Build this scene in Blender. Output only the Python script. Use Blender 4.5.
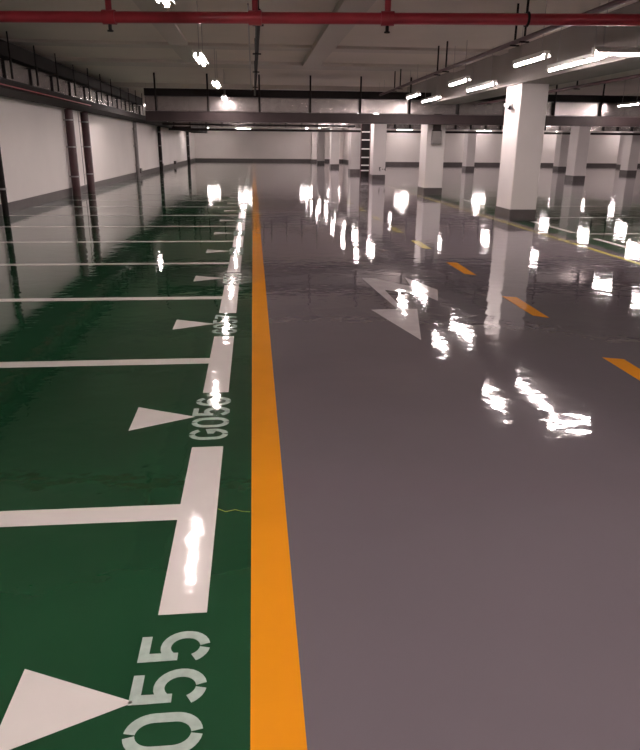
import bpy, math, random
from mathutils import Vector, Matrix
random.seed(7)
for o in list(bpy.data.objects): bpy.data.objects.remove(o)
SC = bpy.context.scene
COL = SC.collection

# ------------------------------------------------------------------ camera
F_PX, PITCH, YAW, ROLL, CAM_H = 675.5, 0.3280, 0.0967, 0.0089, 1.62
fw = Vector((math.sin(YAW)*math.cos(PITCH), math.cos(YAW)*math.cos(PITCH), -math.sin(PITCH)))
rt = Vector((math.cos(YAW), -math.sin(YAW), 0)); up = rt.cross(fw)
r2 = rt*math.cos(ROLL) + up*math.sin(ROLL); u2 = -rt*math.sin(ROLL) + up*math.cos(ROLL)
cd = bpy.data.cameras.new('camera'); cam = bpy.data.objects.new('camera', cd); COL.objects.link(cam)
M3 = Matrix((r2, u2, -fw)).transposed()
cam.matrix_world = Matrix.Translation((0, 0, CAM_H)) @ M3.to_4x4()
cd.sensor_fit = 'VERTICAL'; cd.sensor_height = 24.0; cd.lens = 24.0*F_PX/750.0
cd.clip_start = 0.05; cd.clip_end = 300
SC.camera = cam

# ------------------------------------------------------------------ world, exposure
w = bpy.data.worlds.new('world'); SC.world = w; w.use_nodes = True
w.node_tree.nodes['Background'].inputs[0].default_value = (0.5, 0.45, 0.45, 1)
w.node_tree.nodes['Background'].inputs[1].default_value = 0.02
SC.view_settings.view_transform = 'Standard'; SC.view_settings.look = 'None'
SC.view_settings.gamma = 1.0; SC.view_settings.use_curve_mapping = False
SC.view_settings.exposure = 0.0
SC.cycles.use_denoising = True
SC.cycles.max_bounces = 8; SC.cycles.diffuse_bounces = 5; SC.cycles.glossy_bounces = 5
SC.cycles.sample_clamp_indirect = 8.0
LAMP = 172.0                      # radiance of the lamp tubes
LAMP_COL = (1.0, 0.87, 0.84)

# ------------------------------------------------------------------ materials
def mat(name, col, rough=0.5, metal=0.0, noise=0.0, nscale=3.0, spec=0.5, coat=0.0, wave=None, emit=None, bump=0.0, grime=None):
    m = bpy.data.materials.new(name); m.use_nodes = True
    nt = m.node_tree; N = nt.nodes; L = nt.links; b = N['Principled BSDF']
    b.inputs['Base Color'].default_value = (*col, 1); b.inputs['Roughness'].default_value = rough
    b.inputs['Metallic'].default_value = metal; b.inputs['Specular IOR Level'].default_value = spec
    b.inputs['Coat Weight'].default_value = coat; b.inputs['Coat Roughness'].default_value = 0.03
    geo = N.new('ShaderNodeNewGeometry')
    if noise:
        n = N.new('ShaderNodeTexNoise'); n.inputs['Scale'].default_value = nscale; n.inputs['Detail'].default_value = 4
        L.new(geo.outputs['Position'], n.inputs['Vector'])
        r = N.new('ShaderNodeValToRGB')
        r.color_ramp.elements[0].position = 0.3; r.color_ramp.elements[1].position = 0.7
        a = [max(0, c*(1-noise)) for c in col]; d = [min(1, c*(1+noise)) for c in col]
        r.color_ramp.elements[0].color = (*a, 1); r.color_ramp.elements[1].color = (*d, 1)
        L.new(n.outputs['Fac'], r.inputs['Fac']); L.new(r.outputs['Color'], b.inputs['Base Color'])
    if wave:                       # slow ripples of a poured floor, in metres of the place
        last = None
        for sc_, dist in wave:
            n = N.new('ShaderNodeTexNoise'); n.inputs['Scale'].default_value = sc_; n.inputs['Detail'].default_value = 1.0
            L.new(geo.outputs['Position'], n.inputs['Vector'])
            bp = N.new('ShaderNodeBump'); bp.inputs['Strength'].default_value = 1.0; bp.inputs['Distance'].default_value = dist
            L.new(n.outputs['Fac'], bp.inputs['Height'])
            if last: L.new(last.outputs['Normal'], bp.inputs['Normal'])
            last = bp
        L.new(last.outputs['Normal'], b.inputs['Normal'])
    if bump:
        n = N.new('ShaderNodeTexNoise'); n.inputs['Scale'].default_value = 40; n.inputs['Detail'].default_value = 3
        L.new(geo.outputs['Position'], n.inputs['Vector'])
        bp = N.new('ShaderNodeBump'); bp.inputs['Distance'].default_value = bump
        L.new(n.outputs['Fac'], bp.inputs['Height']); L.new(bp.outputs['Normal'], b.inputs['Normal'])
    if emit:
        b.inputs['Emission Color'].default_value = (*emit[0], 1); b.inputs['Emission Strength'].default_value = emit[1]
    return m
WAVE = [(0.9, 0.0022), (4.0, 0.0019), (11.0, 0.0007)]
M = {
 'green': mat('green_epoxy', (0.010, 0.052, 0.022), 0.045, noise=0.10, nscale=1.2, wave=WAVE, spec=0.55),
 'grey': mat('grey_epoxy', (0.138, 0.118, 0.134), 0.045, noise=0.05, nscale=0.9, wave=WAVE, spec=0.55),
 'white_paint': mat('white_road_paint', (0.74, 0.69, 0.66), 0.06, noise=0.03, nscale=5, wave=WAVE, spec=0.5),
 'number_paint': mat('thin_white_stencil_paint', (0.42, 0.50, 0.45), 0.07, noise=0.12, nscale=30, wave=WAVE),
 'arrow_paint': mat('worn_white_arrow_paint', (0.55, 0.50, 0.51), 0.06, noise=0.08, nscale=6, wave=WAVE),
 'orange': mat('orange_line_paint', (0.78, 0.29, 0.012), 0.06, noise=0.03, nscale=3, wave=WAVE),
 'yellow': mat('yellow_line_paint', (0.50, 0.42, 0.10), 0.06, noise=0.05, nscale=3, wave=WAVE),
 'wall': mat('white_wall_plaster', (0.76, 0.70, 0.68), 0.75, noise=0.04, nscale=0.5, bump=0.001),
 'column': mat('column_plaster', (0.60, 0.55, 0.54), 0.6, noise=0.03, nscale=1.5, bump=0.001),
 'skirt': mat('dark_grey_skirting', (0.085, 0.072, 0.072), 0.4, noise=0.1, nscale=3),
 'ceiling': mat('grey_ceiling', (0.62, 0.55, 0.49), 0.85, noise=0.08, nscale=0.35, bump=0.002),
 'beam': mat('ceiling_beam', (0.50, 0.45, 0.41), 0.8, noise=0.06, nscale=0.5, bump=0.002),
 'concrete': mat('shade_darkened_concrete', (0.25, 0.225, 0.21), 0.85, noise=0.10, nscale=0.8, bump=0.002),  # darker colour puts shade into the beam beside the lane lamps
 'red': mat('red_pipe_paint', (0.32, 0.026, 0.04), 0.28, noise=0.15, nscale=4),
 'maroon': mat('maroon_pipe_paint', (0.060, 0.018, 0.022), 0.4, noise=0.2, nscale=4),
 'darkmetal': mat('dark_tray_metal', (0.014, 0.010, 0.010), 0.7, metal=0.0, spec=0.2, noise=0.25, nscale=2),
 'tray': mat('brown_grey_tray_paint', (0.040, 0.027, 0.028), 0.5, metal=0.0, spec=0.3, noise=0.2, nscale=1.5),
 'duct': mat('galvanised_duct', (0.30, 0.27, 0.265), 0.25, metal=0.9, noise=0.12, nscale=6, bump=0.004),
 'steel': mat('grey_steel', (0.30, 0.28, 0.28), 0.4, metal=0.6, noise=0.1, nscale=6),
 'box': mat('grey_enamel', (0.20, 0.18, 0.175), 0.4, noise=0.06, nscale=5),
 'cable': mat('black_cable', (0.02, 0.018, 0.018), 0.5),
 'housing': mat('white_lamp_housing', (0.62, 0.59, 0.57), 0.4),
 'tube': mat('lit_tube', (1, 1, 1), 0.5, emit=(LAMP_COL, LAMP)),
 'ink': mat('dark_lettering', (0.06, 0.055, 0.06), 0.6),
 'glass': mat('lens_glass', (0.01, 0.01, 0.012), 0.08),
}

# ------------------------------------------------------------------ mesh helpers
class MB:
    def __init__(s): s.v = []; s.f = []; s.mi = []; s.smooth = []
    def add(s, vs, fs, mi=0, smooth=False):
        b = len(s.v); s.v += [tuple(v) for v in vs]; s.f += [tuple(b+i for i in f) for f in fs]
        s.mi += [mi]*len(fs); s.smooth += [smooth]*len(fs); return s
    def box(s, x0, x1, y0, y1, z0, z1, mi=0):
        vs = [(x, y, z) for z in (z0, z1) for x, y in ((x0,y0),(x1,y0),(x1,y1),(x0,y1))]
        return s.add(vs, [(3,2,1,0),(4,5,6,7),(0,1,5,4),(1,2,6,5),(2,3,7,6),(3,0,4,7)], mi)
    def bevbox(s, x0, x1, y0, y1, z0, z1, c=0.02, mi=0):      # chamfered on its upright edges
        p = [(x0+c,y0),(x1-c,y0),(x1,y0+c),(x1,y1-c),(x1-c,y1),(x0+c,y1),(x0,y1-c),(x0,y0+c)]
        return s.prism(p, z0, z1, mi)
    def prism(s, pts, z0, z1, mi=0):
        n = len(pts); vs = [(x, y, z0) for x, y in pts] + [(x, y, z1) for x, y in pts]
        fs = [tuple(range(n-1, -1, -1)), tuple(range(n, 2*n))] + [(i, (i+1) % n, n+(i+1) % n, n+i) for i in range(n)]
        return s.add(vs, fs, mi)
    def tube(s, p, q, r, n=14, r2=None, cap=True, mi=0):
        p = Vector(p); q = Vector(q); d = (q-p).normalized(); r2 = r if r2 is None else r2
        a = d.orthogonal().normalized(); b = d.cross(a); vs = []
        for c, rr in ((p, r), (q, r2)):
            for i in range(n):
                t = 2*math.pi*i/n; vs.append(c + a*math.cos(t)*rr + b*math.sin(t)*rr)
        s.add(vs, [(i, (i+1) % n, n+(i+1) % n, n+i) for i in range(n)], mi, True)
        if cap: s.add(vs, [tuple(range(n-1, -1, -1)), tuple(range(n, 2*n))], mi)
        return s
    def ribbon(s, pts, wd, tf, z0, z1, closed=False):          # flat stroke of even width along pts
        P = [Vector(p) for p in pts]; n = len(P); L_ = []; R_ = []
        for i in range(n):
            a = P[i-1] if (i > 0 or closed) else P[i]; b = P[(i+1) % n] if (i < n-1 or closed) else P[i]
            d = (b-a).normalized(); nn = Vector((-d.y, d.x))
            if 0 < i < n-1:
                d1 = (P[i]-P[i-1]).normalized(); cs = max(0.5, d1.dot(d)); k = wd/2/cs
            else: k = wd/2
            L_.append(tf(P[i]+nn*k)); R_.append(tf(P[i]-nn*k))
        for i in range(n-1):
            s.prism([R_[i], R_[i+1], L_[i+1], L_[i]], z0, z1)
        return s
    def build(s, name, mats, parent=None, origin=None, **props):
        if not isinstance(mats, (list, tuple)): mats = [mats]
        if parent is not None and origin is None: o_ = Vector(parent.get('_o', (0, 0, 0)))
        elif origin is not None: o_ = Vector(origin)
        else:
            xs, ys, zs = zip(*s.v); o_ = Vector(((min(xs)+max(xs))/2, (min(ys)+max(ys))/2, min(zs)))
        me = bpy.data.meshes.new(name)
        me.from_pydata([tuple(Vector(v)-o_) for v in s.v], [], s.f)
        for m in mats: me.materials.append(M[m])
        me.polygons.foreach_set('material_index', s.mi); me.polygons.foreach_set('use_smooth', s.smooth)
        me.update(); me.validate()
        ob = bpy.data.objects.new(name, me); COL.objects.link(ob)
        if parent is not None: ob.parent = parent
        else: ob.location = o_
        ob['_o'] = tuple(o_)
        for k, v in props.items(): ob[k] = v
        return ob

def tag(o, label, cat, group=None, kind=None):
    o['label'] = label; o['category'] = cat
    if group: o['group'] = group
    if kind: o['kind'] = kind
    return o
def thing(name, loc, label, cat, group=None):
    e = bpy.data.objects.new(name, None); COL.objects.link(e); e.location = loc; e['_o'] = tuple(loc); e.empty_display_size = 0.2
    return tag(e, label, cat, group)
def struct(mb, name, mats):
    o = mb.build(name, mats, origin=(0, 0, 0)); o['kind'] = 'structure'; return o
KIDS = {}
def copy_tree(o, loc, label, group=None, parent=None):
    c = o.copy(); COL.objects.link(c)
    if parent is not None: c.parent = parent
    else:
        c.location = loc; c['label'] = label
        if group: c['group'] = group
    for ch in [k for k in list(bpy.data.objects) if k.parent == o and k != c]:
        copy_tree(ch, None, None, parent=c)
    return c
ORD = ['first','second','third','fourth','fifth','sixth','seventh','eighth','ninth','tenth','eleventh','twelfth','thirteenth','fourteenth','fifteenth','sixteenth','seventeenth','eighteenth','nineteenth','twentieth']
def ordn(i):
    if i < 20: return ORD[i]
    if i == 29: return 'thirtieth'
    return ('twenty-' if i < 29 else 'thirty-') + ORD[i-20 if i < 29 else i-30]

# ------------------------------------------------------------------ room shell
XL, XR, YB, YF, YF2, XS, ZC = -5.88, 40.0, -6.0, 73.0, 62.5, 9.3, 3.7
fl = MB()
def strip(x0, x1, y0, y1, mi): fl.add([(x0,y0,0),(x1,y0,0),(x1,y1,0),(x0,y1,0)], [(0,1,2,3)], mi)
strip(XL-.1, 0.0, YB, YF+.1, 0); strip(0.0, 5.90, YB, YF+.1, 1); strip(5.90, 11.6, YB, 30.0, 0); strip(5.90, 11.6, 30.0, YF+.1, 1)
strip(11.6, XR+.1, YB, YF+.1, 1)
struct(fl, 'floor', ['green', 'grey'])
struct(MB().box(XL-.1, XR+.1, YB-.1, YF+.2, ZC, ZC+.2), 'ceiling', 'ceiling')
struct(MB().box(XL-.2, XL, YB, YF, 0, ZC), 'wall_left', 'wall')
struct(MB().box(XL-.2, XS, YF, YF+.2, 0, ZC), 'wall_far', 'wall')
struct(MB().box(XS, XR, YF2, YF2+.2, 0, ZC).box(XS, XS+.2, YF2+.2, YF, 0, ZC), 'wall_far_right', 'wall')
struct(MB().box(XR, XR+.2, YB, YF2, 0, ZC), 'wall_right', 'wall')
struct(MB().box(XL-.2, XR+.2, YB-.2, YB, 0, ZC), 'wall_back', 'wall')
SK = 0.25
struct(MB().box(XL, XL+.015, YB, YF, 0, SK), 'baseboard_left', 'skirt')
struct(MB().box(XL+.015, XS-.015, YF-.015, YF, 0, SK), 'baseboard_far', 'skirt')
struct(MB().box(XS+.0, XR, YF2-.015, YF2, 0, SK).box(XS-.015, XS, YF2-.015, YF-.015, 0, SK), 'baseboard_far_right', 'skirt')
struct(MB().box(XR-.015, XR, YB, YF2-.015, 0, SK), 'baseboard_right', 'skirt')
# beams and a glow strip under the slab
ZB = 2.93
struct(MB().box(5.80, 6.75, YB, YF2, ZB, ZC), 'trim_1', 'concrete')
struct(MB().box(15.3, 17.2, YB, YF2, ZB, ZC), 'trim_2', 'beam')
struct(MB().box(22.5, 24.9, YB, YF2, ZB, ZC), 'trim_3', 'beam')
struct(MB().box(XL, 5.80, 16.35, 16.9, ZC-.06, ZC), 'trim_4', 'beam')
struct(MB().box(XL, 5.80, 19.6, 20.6, ZC-.08, ZC), 'trim_5', 'beam')
struct(MB().box(XL, 5.80, 27.0, 27.6, ZC-.15, ZC), 'trim_6', 'beam')
struct(MB().box(1.35, 1.80, YB, 19.6, ZC-.12, ZC), 'trim_7', 'beam')
struct(MB().box(-1.75, -1.35, YB, 19.6, ZC-.05, ZC), 'trim_8', 'beam')  # added strip standing in for lamp glow on the ceiling

# ------------------------------------------------------------------ columns
def make_column(x0, x1, y0, y1, label, group=None):
    c = thing('column', ((x0+x1)/2, (y0+y1)/2, 0), label, 'column', group)
    MB().bevbox(x0, x1, y0, y1, SK, ZB, 0.015).build('shaft', 'column', c)
    MB().bevbox(x0-.012, x1+.012, y0-.012, y1+.012, 0, SK, 0.015).build('base_band', 'skirt', c)
    return c
CW, CD = 0.62, 0.95
col0 = make_column(5.88, 5.88+CW, 15.52, 15.52+CD, 'nearest and largest white square column, with dark base band, small camera near its top')
colrow = [(23.8, 'white column with a grey electric box high on its front, second column of the row'),
          (34.5, 'bright white column with small dark lettering just above its base band'),
          (42.6, 'white column just left of the tall dark cable riser'),
          (53.5, 'fifth white column of the row beside the driving lane'),
          (64.5, 'sixth white column of the row beside the driving lane, shaded grey'),
          (71.5, 'thin farthest white column of the row beside the lane, against the far wall')]
for y, lb in colrow: copy_tree(col0, (5.88+CW/2, y+CD/2, 0), lb)
for x, y, lb in [(16.5, 34.4, 'grey shaded column in the right hall, nearest one beyond the largest column'),
                 (15.65, 50.0, 'thin white far column seen just left of the largest column'),
                 (24.2, 43.2, 'white column at the right edge of the view'),
                 (23.1, 51.1, 'narrow bright column just left of the grey shaded column on the right'),
                 (31.8, 58.0, 'small dim column near the far wall, between grey column and right edge column')]:
    copy_tree(col0, (x, y+CD/2, 0), lb)

# ------------------------------------------------------------------ floor markings (thin paint)
T0, T1 = 0.0004, 0.0018
def paint(name, pts, m, label, cat, group=None):
    return tag(MB().prism(pts, T0, T1).build(name, m), label, cat, group)
def rect(x0, x1, y0, y1): return [(x0,y0),(x1,y0),(x1,y1),(x0,y1)]
D0, S = 2.815, 2.33
tag(MB().prism(rect(-0.045, 0.115, YB, 71.0), 0.0004, 0.0018).build('lane_edge_line', 'orange'), 'long solid orange line running between the green bays and the grey lane', 'floor line')
for i in range(-1, 24):
    y = D0 + S*i
    far = 'nearest one behind the frame edge' if i < 0 else ''
    if i >= 0:
        lb = ('%s white cross line dividing the green parking bays, counted from the camera' % ordn(i))
    else: lb = 'white cross line of the green bay under the camera'
    paint('bay_divider_line', rect(XL+.02, -0.38, y-.07, y+.07), 'white_paint', lb, 'floor line', 'white lines dividing the left bays')
    lb = ('thick white bay edge dash crossing the %s divider line of the left bays' % ordn(i)) if i >= 0 else 'thick white bay edge dash below the 055 number'
    paint('bay_edge_dash', rect(-0.38, -0.205, y-.73, y+.71), 'white_paint', lb, 'floor line', 'thick white dashes beside the orange line')

# stencil characters, each in a cell 0..1 wide and 0..1.0 high; strokes as centre lines
def arc(cx, cy, rx, ry, a0, a1, n=10):
    return [(cx+rx*math.cos(math.radians(a0+(a1-a0)*i/n)), cy+ry*math.sin(math.radians(a0+(a1-a0)*i/n))) for i in range(n+1)]
GL = {
 '0': [arc(.5,.62,.36,.28,84,0,8)+arc(.5,.38,.36,.28,0,-84,8), arc(.5,.62,.36,.28,96,180,8)+arc(.5,.38,.36,.28,180,264,8)],
 '5': [[(.84,.92),(.22,.92),(.22,.46)], arc(.49,.37,.36,.27,142,-82,16), arc(.49,.37,.36,.27,-98,-152,5)],
 '6': [arc(.5,.62,.36,.28,30,84,5), arc(.5,.62,.36,.28,96,180,6)+arc(.5,.36,.36,.26,180,265,6), arc(.5,.36,.36,.26,-85,160,12)],
 '7': [[(.12,.90),(.86,.90),(.42,.10)]],
 '8': [arc(.5,.70,.30,.20,96,264,10), arc(.5,.70,.30,.20,84,-84,10), arc(.5,.30,.36,.20,96,264,10), arc(.5,.30,.36,.20,84,-84,10)],
 '9': [arc(.5,.64,.36,.26,-20,84,5)[::-1][:0] + arc(.5,.64,.36,.26,96,350,14), arc(.5,.64,.36,.26,84,0,6)+arc(.5,.38,.36,.28,0,-84,6), arc(.5,.38,.36,.28,-96,-150,5)],
 'G': [arc(.5,.62,.36,.28,25,84,5), arc(.5,.62,.36,.28,96,180,6)+arc(.5,.38,.36,.28,180,264,6), arc(.5,.38,.36,.28,-84,0,6)+[(.86,.46),(.55,.46)]],
 '1': [[(.28,.74),(.56,.90),(.56,.10)]],
 '2': [arc(.5,.66,.34,.24,160,-30,12)+[(.16,.10)], [(.16,.10),(.88,.10)]],
 '3': [arc(.46,.70,.34,.20,150,-80,12), arc(.46,.31,.38,.21,80,-150,12)],
 '4': [[(.70,.06),(.70,.92),(.10,.32),(.95,.32)]],
 'E': [[(.86,.90),(.16,.90),(.16,.10),(.86,.10)], [(.16,.50),(.72,.50)]],
 '-': [[(.2,.48),(.8,.48)]],
}
def word(mb, txt, tf, cw, h, sw, z0=T0, z1=T1, gap=1.0):
    for k, ch in enumerate(txt):
        for q, st in enumerate(GL[ch]):
            pts = [((k*gap + p[0]*0.92)*cw, p[1]*h) for p in st]
            mb.ribbon(pts, sw, tf, z0, z1 + q*.0003)
def bay_number(txt, yc, label):
    cw, h = 0.18, 0.245
    y0 = yc - cw*len(txt)/2
    o = thing('bay_number', (-0.30, yc, 0), label, 'floor number', 'bay numbers stencilled beside the orange line')
    for k, ch in enumerate(txt):
        mb = MB(); word(mb, ch, lambda p: (-0.175 - p.y, y0 + k*cw + p.x), cw, h, 0.034)
        mb.build('letter' if ch == 'G' else 'digit', 'number_paint', o)
    return o
nums = ['G055','G056','G057','G058','G059','G060','G061','G062','G063','G064','G065','G066','G067','G068','G069']
for i, t in enumerate(nums):
    yc = D0 + S*(i-0.5)
    if i == 0: lb = 'large white stencilled number 055 nearest the camera on green floor'
    else: lb = 'white stencilled bay number %s on the green floor' % t
    bay_number(t, yc, lb)
for i in range(0, 20):
    yc = D0 + S*(i-0.5) + (0.03 if i == 0 else 0.0)
    hl = 0.17 if i == 0 else 0.19
    lb = ('large white triangle nearest the camera, pointing at the number 055' if i == 0 else
          'white triangle pointing at the bay number %s' % nums[i] if i < len(nums) else
          'small far white triangle, the %s from the camera' % ordn(i))
    paint('pointer_triangle', [(-0.40, yc), (-0.775, yc+hl), (-0.775, yc-hl)], 'white_paint', lb, 'floor marking', 'white triangles in the left bays')
# lane arrow and centre dashes
paint('lane_arrow', [(1.36,8.57),(1.47,6.82),(1.19,6.80),(1.44,5.63),(1.68,6.81),(1.53,6.82),(1.52,7.80),(1.70,7.66),(1.86,7.56),(1.93,7.45),(2.00,7.18),(2.15,7.77),(1.93,8.58),(1.88,8.02),(1.72,8.22),(1.51,8.54)][::-1],
      'arrow_paint', 'pale grey white two headed arrow painted on the grey lane', 'floor arrow')
for i, (a, b) in enumerate([(4.02,5.02),(6.35,7.38),(8.70,9.76),(11.08,12.15),(13.25,14.28),(15.6,16.6),(17.9,18.9),(20.3,21.3)]):
    paint('lane_centre_dash', [(2.79,a+.10),(2.92,a),(2.95,b-.06),(2.80,b)], 'orange' if i < 3 else 'yellow', ('slanted %s dash on the grey lane, the %s from the camera' % ('orange' if i < 3 else 'reflection-dulled yellow', ordn(i))), 'floor line', 'slanted dashes along the middle of the lane')  # far dashes take a duller yellow for floor reflections lying over them
# right hand bays
tag(MB().prism(rect(5.60, 5.70, 2.0, 30.0), T0, T1).build('lane_edge_line', 'yellow'), 'thin yellow line on the far side of the lane beside the largest column', 'floor line')
for i, y in enumerate([6.4, 9.7, 13.0, 16.2, 19.4, 22.6, 25.8]):
    paint('bay_divider_line', rect(6.62, 11.55, y-.06, y+.06), 'white_paint', 'white cross line of the green bays right of the columns, the %s from the camera' % ordn(i), 'floor line', 'white lines dividing the right bays')
for i, (a, b) in enumerate([(7.2,9.0),(10.2,12.3),(13.2,15.3),(16.8,18.8),(20.0,22.0)]):
    paint('bay_edge_dash', rect(6.30 if a<15 else 6.62, 6.42 if a<15 else 6.74, a, b), 'white_paint', 'thin white dash along the right hand green bays, the %s from the camera' % ordn(i), 'floor line', 'white dashes beside the right bays')
cr = MB(); pts = [(-0.20,2.83),(-0.165,2.80),(-0.12,2.815),(-0.085,2.795),(-0.05,2.79)]
cr.ribbon([Vector(p) for p in pts], 0.004, lambda p: (p.x, p.y), T0, 0.001)
tag(cr.build('floor_crack', 'yellow'), 'fine pale hairline crack between the nearest white dash and the orange line', 'crack')

# ------------------------------------------------------------------ lamps
def make_lamp(name, L_, label, group, drop=0.45, across=False):
    z = 2.91
    r = thing(name, (0, 0, z), label, 'ceiling lamp', group)
    def bx(mb, a0, a1, b0, b1, z0, z1):
        return mb.box(b0, b1, a0, a1, z0, z1) if not across else mb.box(a0, a1, b0, b1, z0, z1)
    h = MB(); bx(h, -L_/2-.03, L_/2+.03, -.05, .05, z+.045, z+.09)
    for s in (-1, 1):
        if not across: h.add([(s*.04,-L_/2,z+.05),(s*.085,-L_/2,z+.010),(s*.085,L_/2,z+.010),(s*.04,L_/2,z+.05),(s*.04,-L_/2,z+.054),(s*.085,-L_/2,z+.014),(s*.085,L_/2,z+.014),(s*.04,L_/2,z+.054)], [(0,1,2,3),(7,6,5,4),(0,4,5,1),(1,5,6,2),(2,6,7,3),(3,7,4,0)])
        else: h.add([(-L_/2,s*.04,z+.05),(-L_/2,s*.085,z+.010),(L_/2,s*.085,z+.010),(L_/2,s*.04,z+.05),(-L_/2,s*.04,z+.054),(-L_/2,s*.085,z+.014),(L_/2,s*.085,z+.014),(L_/2,s*.04,z+.054)], [(0,1,2,3),(7,6,5,4),(0,4,5,1),(1,5,6,2),(2,6,7,3),(3,7,4,0)])
        bx(h, s*(L_/2+.015)-.015, s*(L_/2+.015)+.015, -.025, .025, z-.02, z+.045)
    h.build('lamp_housing', 'housing', r)
    t = MB(); a = (0, -L_/2, z+.012) if not across else (-L_/2, 0, z+.012); b = (0, L_/2, z+.012) if not across else (L_/2, 0, z+.012)
    t.tube(a, b, 0.026, 10); t.build('lamp_tube', 'tube', r)
    for s in (-1, 1):
        q = MB(); p = (0, s*L_*.35) if not across else (s*L_*.35, 0)
        q.tube((*p, z+.09), (*p, ZC), 0.005, 6); q.build('suspension_rod', 'steel', r)
    return r
LY = [-3.2, 1.9, 6.95, 12.25, 17.2, 22.2, 27.6, 33.0, 38.4, 44.0, 49.5, 55.0, 60.5, 66.0]
protoL = None
for i, y in enumerate(LY):
    lb = ('bright tube lamp above the left bays, %s' % ('behind the camera' if y < 0 else 'right above the camera' if y < 3 else ordn(i-2)+' in view'))
    if protoL is None:
        protoL = make_lamp('tube_lamp', 1.25, lb, 'tube lamps above the left bays'); protoL.location = (-.81, y, 2.91)
    else: copy_tree(protoL, (-.81, y, 2.91), lb)
def row(x, ys, where, group, proto):
    for i, y in enumerate(ys):
        copy_tree(proto, (x, y, 2.91), 'tube lamp %s, %s from the camera' % (where, ordn(i)), group)
row(4.45, [-3.5, 1.0, 11.5, 15.5, 19.9, 24.8, 29.6, 34.4, 39.2, 44.0, 49.0, 54.0, 59.0], 'over the lane, inner row', 'inner row of lane lamps', protoL)  # the two lamps nearest the camera are added to light the floor
protoB = make_lamp('tube_lamp', 1.9, 'long tube lamp beside the column beam, first from the camera', 'outer row of lane lamps')
protoB.location = (5.30, 0.2, 2.91)
row(5.30, [], '', '', protoB)
for i, y in enumerate([11.75, 16.6, 21.3, 26.0, 31.0, 36.0, 41.0, 46.0, 51.0, 56.0]):
    copy_tree(protoB, (5.30, y, 2.91), 'long tube lamp beside the column beam, %s from the camera' % ordn(i+1), 'outer row of lane lamps')
la = make_lamp('tube_lamp', 0.75, 'tube lamp turned crossways at the right edge of the view', 'crossways lamps', across=True); la.location = (5.36, 10.40, 2.91)
for ch in [k for k in bpy.data.objects if k.parent == la and k.name.startswith('suspension_rod')]: ch.hide_render = False
row(12.0, [-1.5, 3.5, 14.5, 19.6, 22.2, 28.5, 34.8, 42.5, 49.0, 55.5], 'over the lane beyond the right bays', 'lamps beyond the right bays', protoL)
row(17.7, [3.0, 18.0, 24.8, 30.4, 35.5, 40.8, 47.0, 54.0], 'in the right hall beside the second beam', 'lamps in the right hall', protoL)
row(21.2, [25.0, 31.0, 38.1, 45.0, 55.0], 'deep in the right hall', 'lamps deep in the right hall', protoL)
row(27.5, [26.0, 31.0, 36.5, 41.0, 46.0, 51.0, 56.4], 'near the far right corner of the hall', 'lamps near the far right corner', protoL)
row(34.0, [30.0, 38.0, 46.0, 54.0], 'in the far right corner', 'added lamps in the far right corner', protoL)  # right hall lamps added to brighten its far walls
row(2.2, [-3.0, 1.2], 'added unseen over the lane behind the camera', 'added lamps behind the camera', protoL)  # unseen lamps added to brighten the near floor
pc = make_lamp('tube_lamp', 1.25, 'crossways tube lamp by the far wall, nearest the left wall', 'crossways lamps by the far wall', across=True); pc.location = (-3.9, 69.5, 2.91)
for i, (x, y) in enumerate([(-.8, 63.0), (5.2, 69.5), (7.9, 69.0), (13.0, 60.8), (20.0, 60.8), (27.2, 60.8), (33.5, 60.8)]):  # lamps right of the column row are added to brighten the far walls
    copy_tree(pc, (x, y, 2.91), 'crossways tube lamp of the partly added far wall set, %s from the left wall' % ordn(i+1))
row(9.0, [33.0, 45.5, 53.5], 'between the column row and the far right wall', 'lamps between the rows', protoL)
row(-3.8, [27.3, 62.0], 'close to the left wall ducts', 'lamps by the left wall ducts', protoL)

# ------------------------------------------------------------------ pipes
def zt(x): return 0
# big red cross pipe
pr = thing('red_fire_pipe', (0.8, 8.65, 3.0), 'thick red fire pipe crossing the whole view just under the ceiling', 'pipe')
A_ = Vector((XL, 9.42, 3.0)); B_ = Vector((5.5, 8.08, 3.0))
def on(x): t = (x-A_.x)/(B_.x-A_.x); return A_.lerp(B_, t)
MB().tube(on(XL+.02), on(5.79), 0.062, 20).build('pipe_run', 'red', pr)
for x in (-1.62, 0.06, 1.57):
    c = on(x); d = (B_-A_).normalized()*.05
    MB().tube(c-d*1.5, c+d*1.5, 0.078, 20).build('coupling', 'red', pr)
for x in (-1.62, 0.06, 1.57):
    c = on(x); MB().tube(c, (c.x, c.y, ZC), 0.036, 12).build('riser', 'red', pr)
for x in (-1.62, 1.57):
    c = on(x); MB().tube((c.x, c.y, 2.86), (c.x, c.y, 2.95), 0.02, 8).tube((c.x, c.y, 2.85), (c.x, c.y, 2.865), 0.035, 8).build('sprinkler_head', 'darkmetal', pr)
for x in (-4.6, 3.15):
    c = on(x); MB().tube(c, (c.x, c.y, ZC), 0.009, 6).tube((c.x-.012, c.y, 3), (c.x+.012, c.y, 3), 0.082, 16).build('pipe_hanger', 'darkmetal', pr)
def long_pipe(name, x, y0, y1, z, r, m, label, hang, pair=False, cat='pipe'):
    p = thing(name, (x, (y0+y1)/2, z), label, cat)
    MB().tube((x, y0, z), (x, y1, z), r, 14).build('pipe_run', m, p)
    for h in hang:
        q = MB()
        for dx in ((-.06, .06) if pair else (0,)): q.tube((x+dx, h, z-r), (x+dx, h, min(ZC, z+.65)), 0.018, 8)
        q.box(x-.07, x+.07, h-.02, h+.02, z-r-.02, z-r); q.build('pipe_hanger', 'darkmetal', p)
    return p
long_pipe('sprinkler_pipe', 4.10, YB, 23.1, 3.16, 0.036, 'maroon', 'dark maroon pipe running above the right side of the lane with paired hangers', [4, 10.9, 11.3, 15.3, 16.0, 20, 20.8], False)
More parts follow.
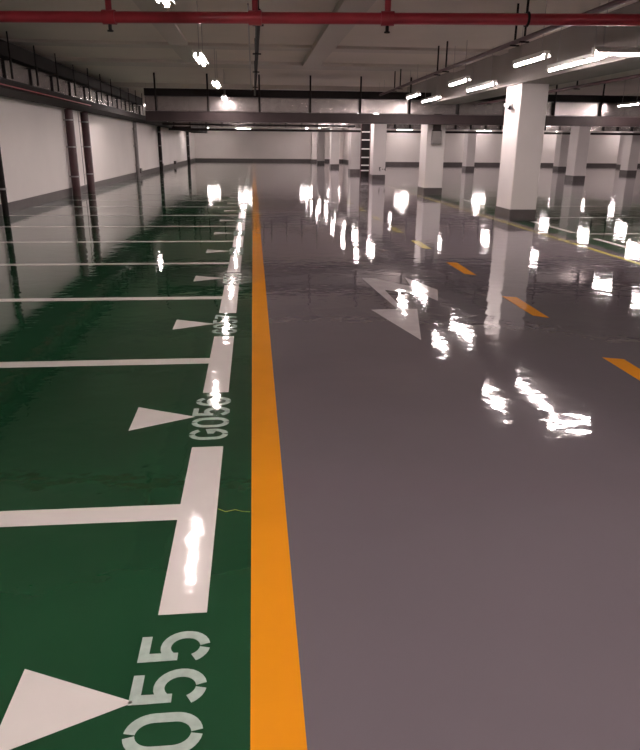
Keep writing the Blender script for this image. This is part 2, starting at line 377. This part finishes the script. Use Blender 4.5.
long_pipe('branch_pipe', 0.10, 8.9, 23.1, 3.10, 0.032, 'darkmetal', 'dark thin branch pipe running away from the red pipe above the orange line', [9.6, 12.5, 15.5, 19.5], False)
long_pipe('branch_pipe', -0.02, 8.9, 22, 3.17, 0.012, 'steel', 'very thin conduit beside the dark branch pipe above the orange line', [], False)
long_pipe('sprinkler_pipe', 7.35, YB, 23.1, 2.92, 0.034, 'maroon', 'dark pipe with hangers right of the largest column, above the right bays', [9, 11.9, 13.1, 16, 19, 22])
# wall pipes
def wall_pipe(y, r, m, label, x=XL, z1=2.62, cl=(0.6, 1.5, 2.3), grp=None):
    p = thing('wall_pipe', (x+r+.04, y, 0), label, 'pipe', grp)
    MB().tube((x+r+.04, y, 0.0), (x+r+.04, y, z1), r, 14).build('pipe_run', m, p)
    for z in cl: MB().tube((x+r+.04, y, z-.02), (x+r+.04, y, z+.02), r+.012, 14).box(x, x+.05, y-.03, y+.03, z-.02, z+.02).build('pipe_clamp', 'steel', p)
wall_pipe(16.75, 0.07, 'darkmetal', 'dark upright pipe on the left wall at the edge of the view')
wall_pipe(23.25, 0.13, 'maroon', 'thick maroon pipe on the near side of the left wall pier')
wall_pipe(25.35, 0.13, 'maroon', 'thick maroon pipe on the far side of the left wall pier')
wall_pipe(24.75, 0.04, 'steel', 'thin grey pipe between the two maroon pipes on the pier')
wall_pipe(36.0, 0.09, 'box', 'grey upright pipe on the left wall beyond the pier')
wall_pipe(44.9, 0.11, 'darkmetal', 'dark upright pipe on the left wall, midway to the far wall')
wall_pipe(64.0, 0.13, 'darkmetal', 'dark upright pipe on the left wall near the far corner')
pw = thing('wall_pier', (XL+.12, 24.9, 0), 'shallow plastered pier on the left wall between maroon pipes', 'pier')
MB().bevbox(XL, XL+.10, 23.6, 25.0, SK, ZC, .01).build('shaft', 'wall', pw)
MB().bevbox(XL, XL+.115, 23.59, 25.01, 0, SK, .01).build('base_band', 'skirt', pw)
for y, lb in ((36.9, 'small dark box on the left skirting by the grey pipe'), (45.9, 'small dark box on the left skirting by the midway pipe'), (53.5, 'small dark box on the left skirting, farthest of three')):
    b = thing('junction_box', (XL+.1, y, 0.18), lb, 'box', 'boxes on the left skirting')
    MB().bevbox(XL+.015, XL+.17, y-.2, y+.2, 0.18, 0.42, .01).build('box_body', 'skirt', b)
    MB().bevbox(XL+.17, XL+.18, y-.17, y+.17, 0.21, 0.39, .004).build('box_lid', 'box', b)

# ------------------------------------------------------------------ trays and ducts
def tray(name, p0, p1, axis, z0, z1, m, label, rungs=0.0):
    """a cable tray: two side rails, bottom and cables. axis 'x' or 'y'; p0=(x0,y0) p1=(x1,y1)"""
    x0, y0 = p0; x1, y1 = p1
    r = thing(name, ((x0+x1)/2, (y0+y1)/2, z0), label, 'cable tray')
    t = .012
    if axis == 'x':
        MB().box(x0, x1, y0, y0+t, z0, z1).box(x0, x1, y0-.018, y0, z1-.02, z1).box(x0, x1, y0-.018, y0, z0, z0+.02).build('side_rail', m, r)
        MB().box(x0, x1, y1-t, y1, z0, z1).build('side_rail', m, r)
        MB().box(x0, x1, y0+t, y1-t, z0, z0+t).build('tray_bottom', m, r)
        n = 4
        for k in range(n):
            yy = y0+t+(k+.7)*(y1-y0-2*t)/(n+.4); MB().tube((x0, yy, z0+t+.03), (x1, yy, z0+t+.03), .028, 8).build('cable', 'cable', r)
    else:
        MB().box(x1-t, x1, y0, y1, z0, z1).box(x1, x1+.018, y0, y1, z1-.02, z1).box(x1, x1+.018, y0, y1, z0, z0+.02).build('side_rail', m, r)
        MB().box(x0, x0+t, y0, y1, z0, z1).build('side_rail', m, r)
        MB().box(x0+t, x1-t, y0, y1, z0, z0+t).build('tray_bottom', m, r)
        n = 4
        for k in range(n):
            xx = x0+t+(k+.7)*(x1-x0-2*t)/(n+.4); MB().tube((xx, y0, z0+t+.03), (xx, y1, z0+t+.03), .028, 8).build('cable', 'cable', r)
    return r
def duct(p0, p1, axis, z0, z1, label, pitch, off=0.5):
    x0, y0 = p0; x1, y1 = p1
    r = thing('air_duct', ((x0+x1)/2, (y0+y1)/2, z0), label, 'duct')
    MB().box(x0, x1, y0, y1, z0, z1).build('duct_body', 'duct', r)
    n = 0; a = (x0 if axis == 'x' else y0)+off; e = (x1 if axis == 'x' else y1)
    while a < e:
        f = MB(); g = .035
        if axis == 'x':
            f.box(a-.02, a+.02, y0-g, y1+g, z0-.0, z1+.0); f.build('duct_flange', 'darkmetal', r)
            f = MB(); f.tube((a, y0-.115, z0-.02), (a, y0-.115, ZC), .028, 8).box(a-.02, a+.02, y0-.12, y0-.035, z1-.04, z1); f.build('duct_hanger', 'darkmetal', r)
        else:
            f.box(x0-g, x1+g, a-.02, a+.02, z0, z1); f.build('duct_flange', 'darkmetal', r)
            f = MB(); f.box(x1+.14, x1+.17, a-.025, a+.025, z0, z1); f.tube((x1+.155, a, z1), (x1+.155, a, ZC), .015, 8).box(x1+.035, x1+.14, a-.02, a+.02, z1-.03, z1); f.build('duct_hanger', 'darkmetal', r)
        # seams standing between flanges
        a += pitch
    return r
XA, XB = -3.35, 30.0
Y1 = 23.22
tray('cable_tray', (XA, Y1), (XB, Y1+.38), 'x', 2.30, 2.60, 'tray', 'broad dark cable tray crossing the hall just below the shiny duct')
duct((XA, Y1+.06), (XB, Y1+.36), 'x', 2.62, 3.03, 'shiny galvanised duct with dark flanges crossing the hall between two dark trays', 1.62, .35)
tray('cable_tray', (XA, Y1), (XB, Y1+.38), 'x', 3.045, 3.26, 'darkmetal', 'dark cable tray crossing the hall on top of the shiny duct')
# along the left wall
tray('cable_tray', (-5.72, 11.0), (-4.80, 60.0), 'y', 2.62, 2.80, 'darkmetal', 'long dark cable tray along the left wall below the wall duct')
duct((-5.60, 11.3), (-4.95, 33.0), 'y', 2.83, 3.20, 'galvanised duct with dark flanges running along the left wall', 1.72, .6)
tray('cable_tray', (-5.72, 11.0), (-4.85, 33.0), 'y', 3.24, 3.52, 'darkmetal', 'dark cable tray along the left wall directly below the ceiling')
long_pipe('wall_top_pipe', -4.74, 11, 22, 2.67, 0.012, 'red', 'thin red conduit along the lower tray of the left wall', [])
dd = thing('air_duct', (-4.3, 48, 2.45), 'dark duct hanging by the left wall in the distance, its end facing the lane', 'duct')
MB().box(-4.72, -3.6, 43.0, 58.0, 2.45, 3.0).build('duct_body', 'darkmetal', dd)
for y in (44, 48, 52, 56):
    MB().box(-4.74, -3.58, y-.03, y+.03, 2.43, 3.02).build('duct_flange', 'darkmetal', dd)
    MB().tube((-3.7, y, 3.0), (-3.7, y, ZC), .02, 8).build('duct_hanger', 'darkmetal', dd)
# second crossing stack, deeper
Y2 = 41.0
tray('cable_tray', (-4.7, Y2), (34.0, Y2+.4), 'x', 2.34, 2.46, 'darkmetal', 'distant dark cable tray crossing the hall near its far end')
duct((-4.7, Y2+.05), (34.0, Y2+.35), 'x', 2.56, 2.86, 'distant ribbed duct crossing the hall above the far tray', .9, .3)
p = thing('sprinkler_pipe', (12, 38.4, 2.62), 'distant dark pipe crossing the hall before the ribbed duct', 'pipe')
MB().tube((-4.7, 38.4, 2.60), (5.5, 38.4, 2.60), .05, 10).build('pipe_run', 'darkmetal', p)
for x in (-3, 0.5, 3.5): MB().tube((x, 38.4, 2.6), (x, 38.4, ZC), .015, 8).build('pipe_hanger', 'darkmetal', p)

# ------------------------------------------------------------------ things on columns
cb = thing('electric_box', (6.20, 23.7, 1.68), 'grey electric box mounted on the front of the second column', 'electric box')
MB().bevbox(6.02, 6.34, 23.64, 23.80, 1.68, 2.10, .012).build('box_body', 'box', cb)
d_ = MB().bevbox(6.04, 6.32, 23.625, 23.64, 1.70, 2.08, .008).build('box_door', 'box', cb)
MB().tube((6.30, 23.61, 1.89), (6.30, 23.625, 1.89), .012, 8).build('latch', 'steel', d_)
c2 = thing('cable_trunking', (6.18, 23.7, 2.10), 'brown cable trunking running up from the grey electric box to the tray', 'trunking')
MB().bevbox(6.06, 6.32, 23.70, 23.80, 2.10, 2.80, .01).build('trunk_body', 'tray', c2)
MB().box(6.04, 6.34, 23.69, 23.80, 2.10, 2.14).build('trunk_collar', 'darkmetal', c2)
cc = thing('security_camera', (5.80, 16.0, 2.42), 'small dark security camera on the lit side of the largest column', 'security camera')
MB().box(5.86, 5.88, 15.93, 16.07, 2.42, 2.56).build('wall_plate', 'box', cc)
MB().tube((5.87, 16.0, 2.49), (5.77, 15.97, 2.49), .02, 10).build('bracket', 'box', cc)
hb = MB().tube((5.77, 16.12, 2.52), (5.77, 15.82, 2.45), .05, 14).build('camera_body', 'steel', cc)
MB().tube((5.77, 15.82, 2.45), (5.77, 15.80, 2.445), .038, 14).build('lens', 'glass', cc)
# lettering above base band of the third column
lt = MB()
word(lt, 'E-4', lambda p: (6.19+p.x, p.y), .12, .2, .03, 0, .003)
lt.v = [(x, 34.494-z, .42+y) for x, y, z in lt.v]
tag(lt.build('column_lettering', 'ink'), 'small dark E-4 lettering low on the third column', 'lettering')
# tall dark cable riser between columns
rz = thing('cable_riser', (5.96, 37.5, 0), 'tall dark maroon cable riser with pale rungs standing between two far columns', 'cable riser')
MB().bevbox(5.72, 6.20, 37.55, 37.75, 0, ZB, .01).build('riser_panel', 'darkmetal', rz)
for x in (5.72, 6.20): MB().box(x-.02, x+.02, 37.46, 37.55, 0, ZB).build('riser_rail', 'maroon', rz)
for z in (.35, .62, 1.02, 1.45, 1.9, 2.3): MB().box(5.74, 6.18, 37.46, 37.50, z-.03, z+.03).build('riser_rung', 'housing', rz)
for o in bpy.data.objects:
    if '_o' in o.keys(): del o['_o']
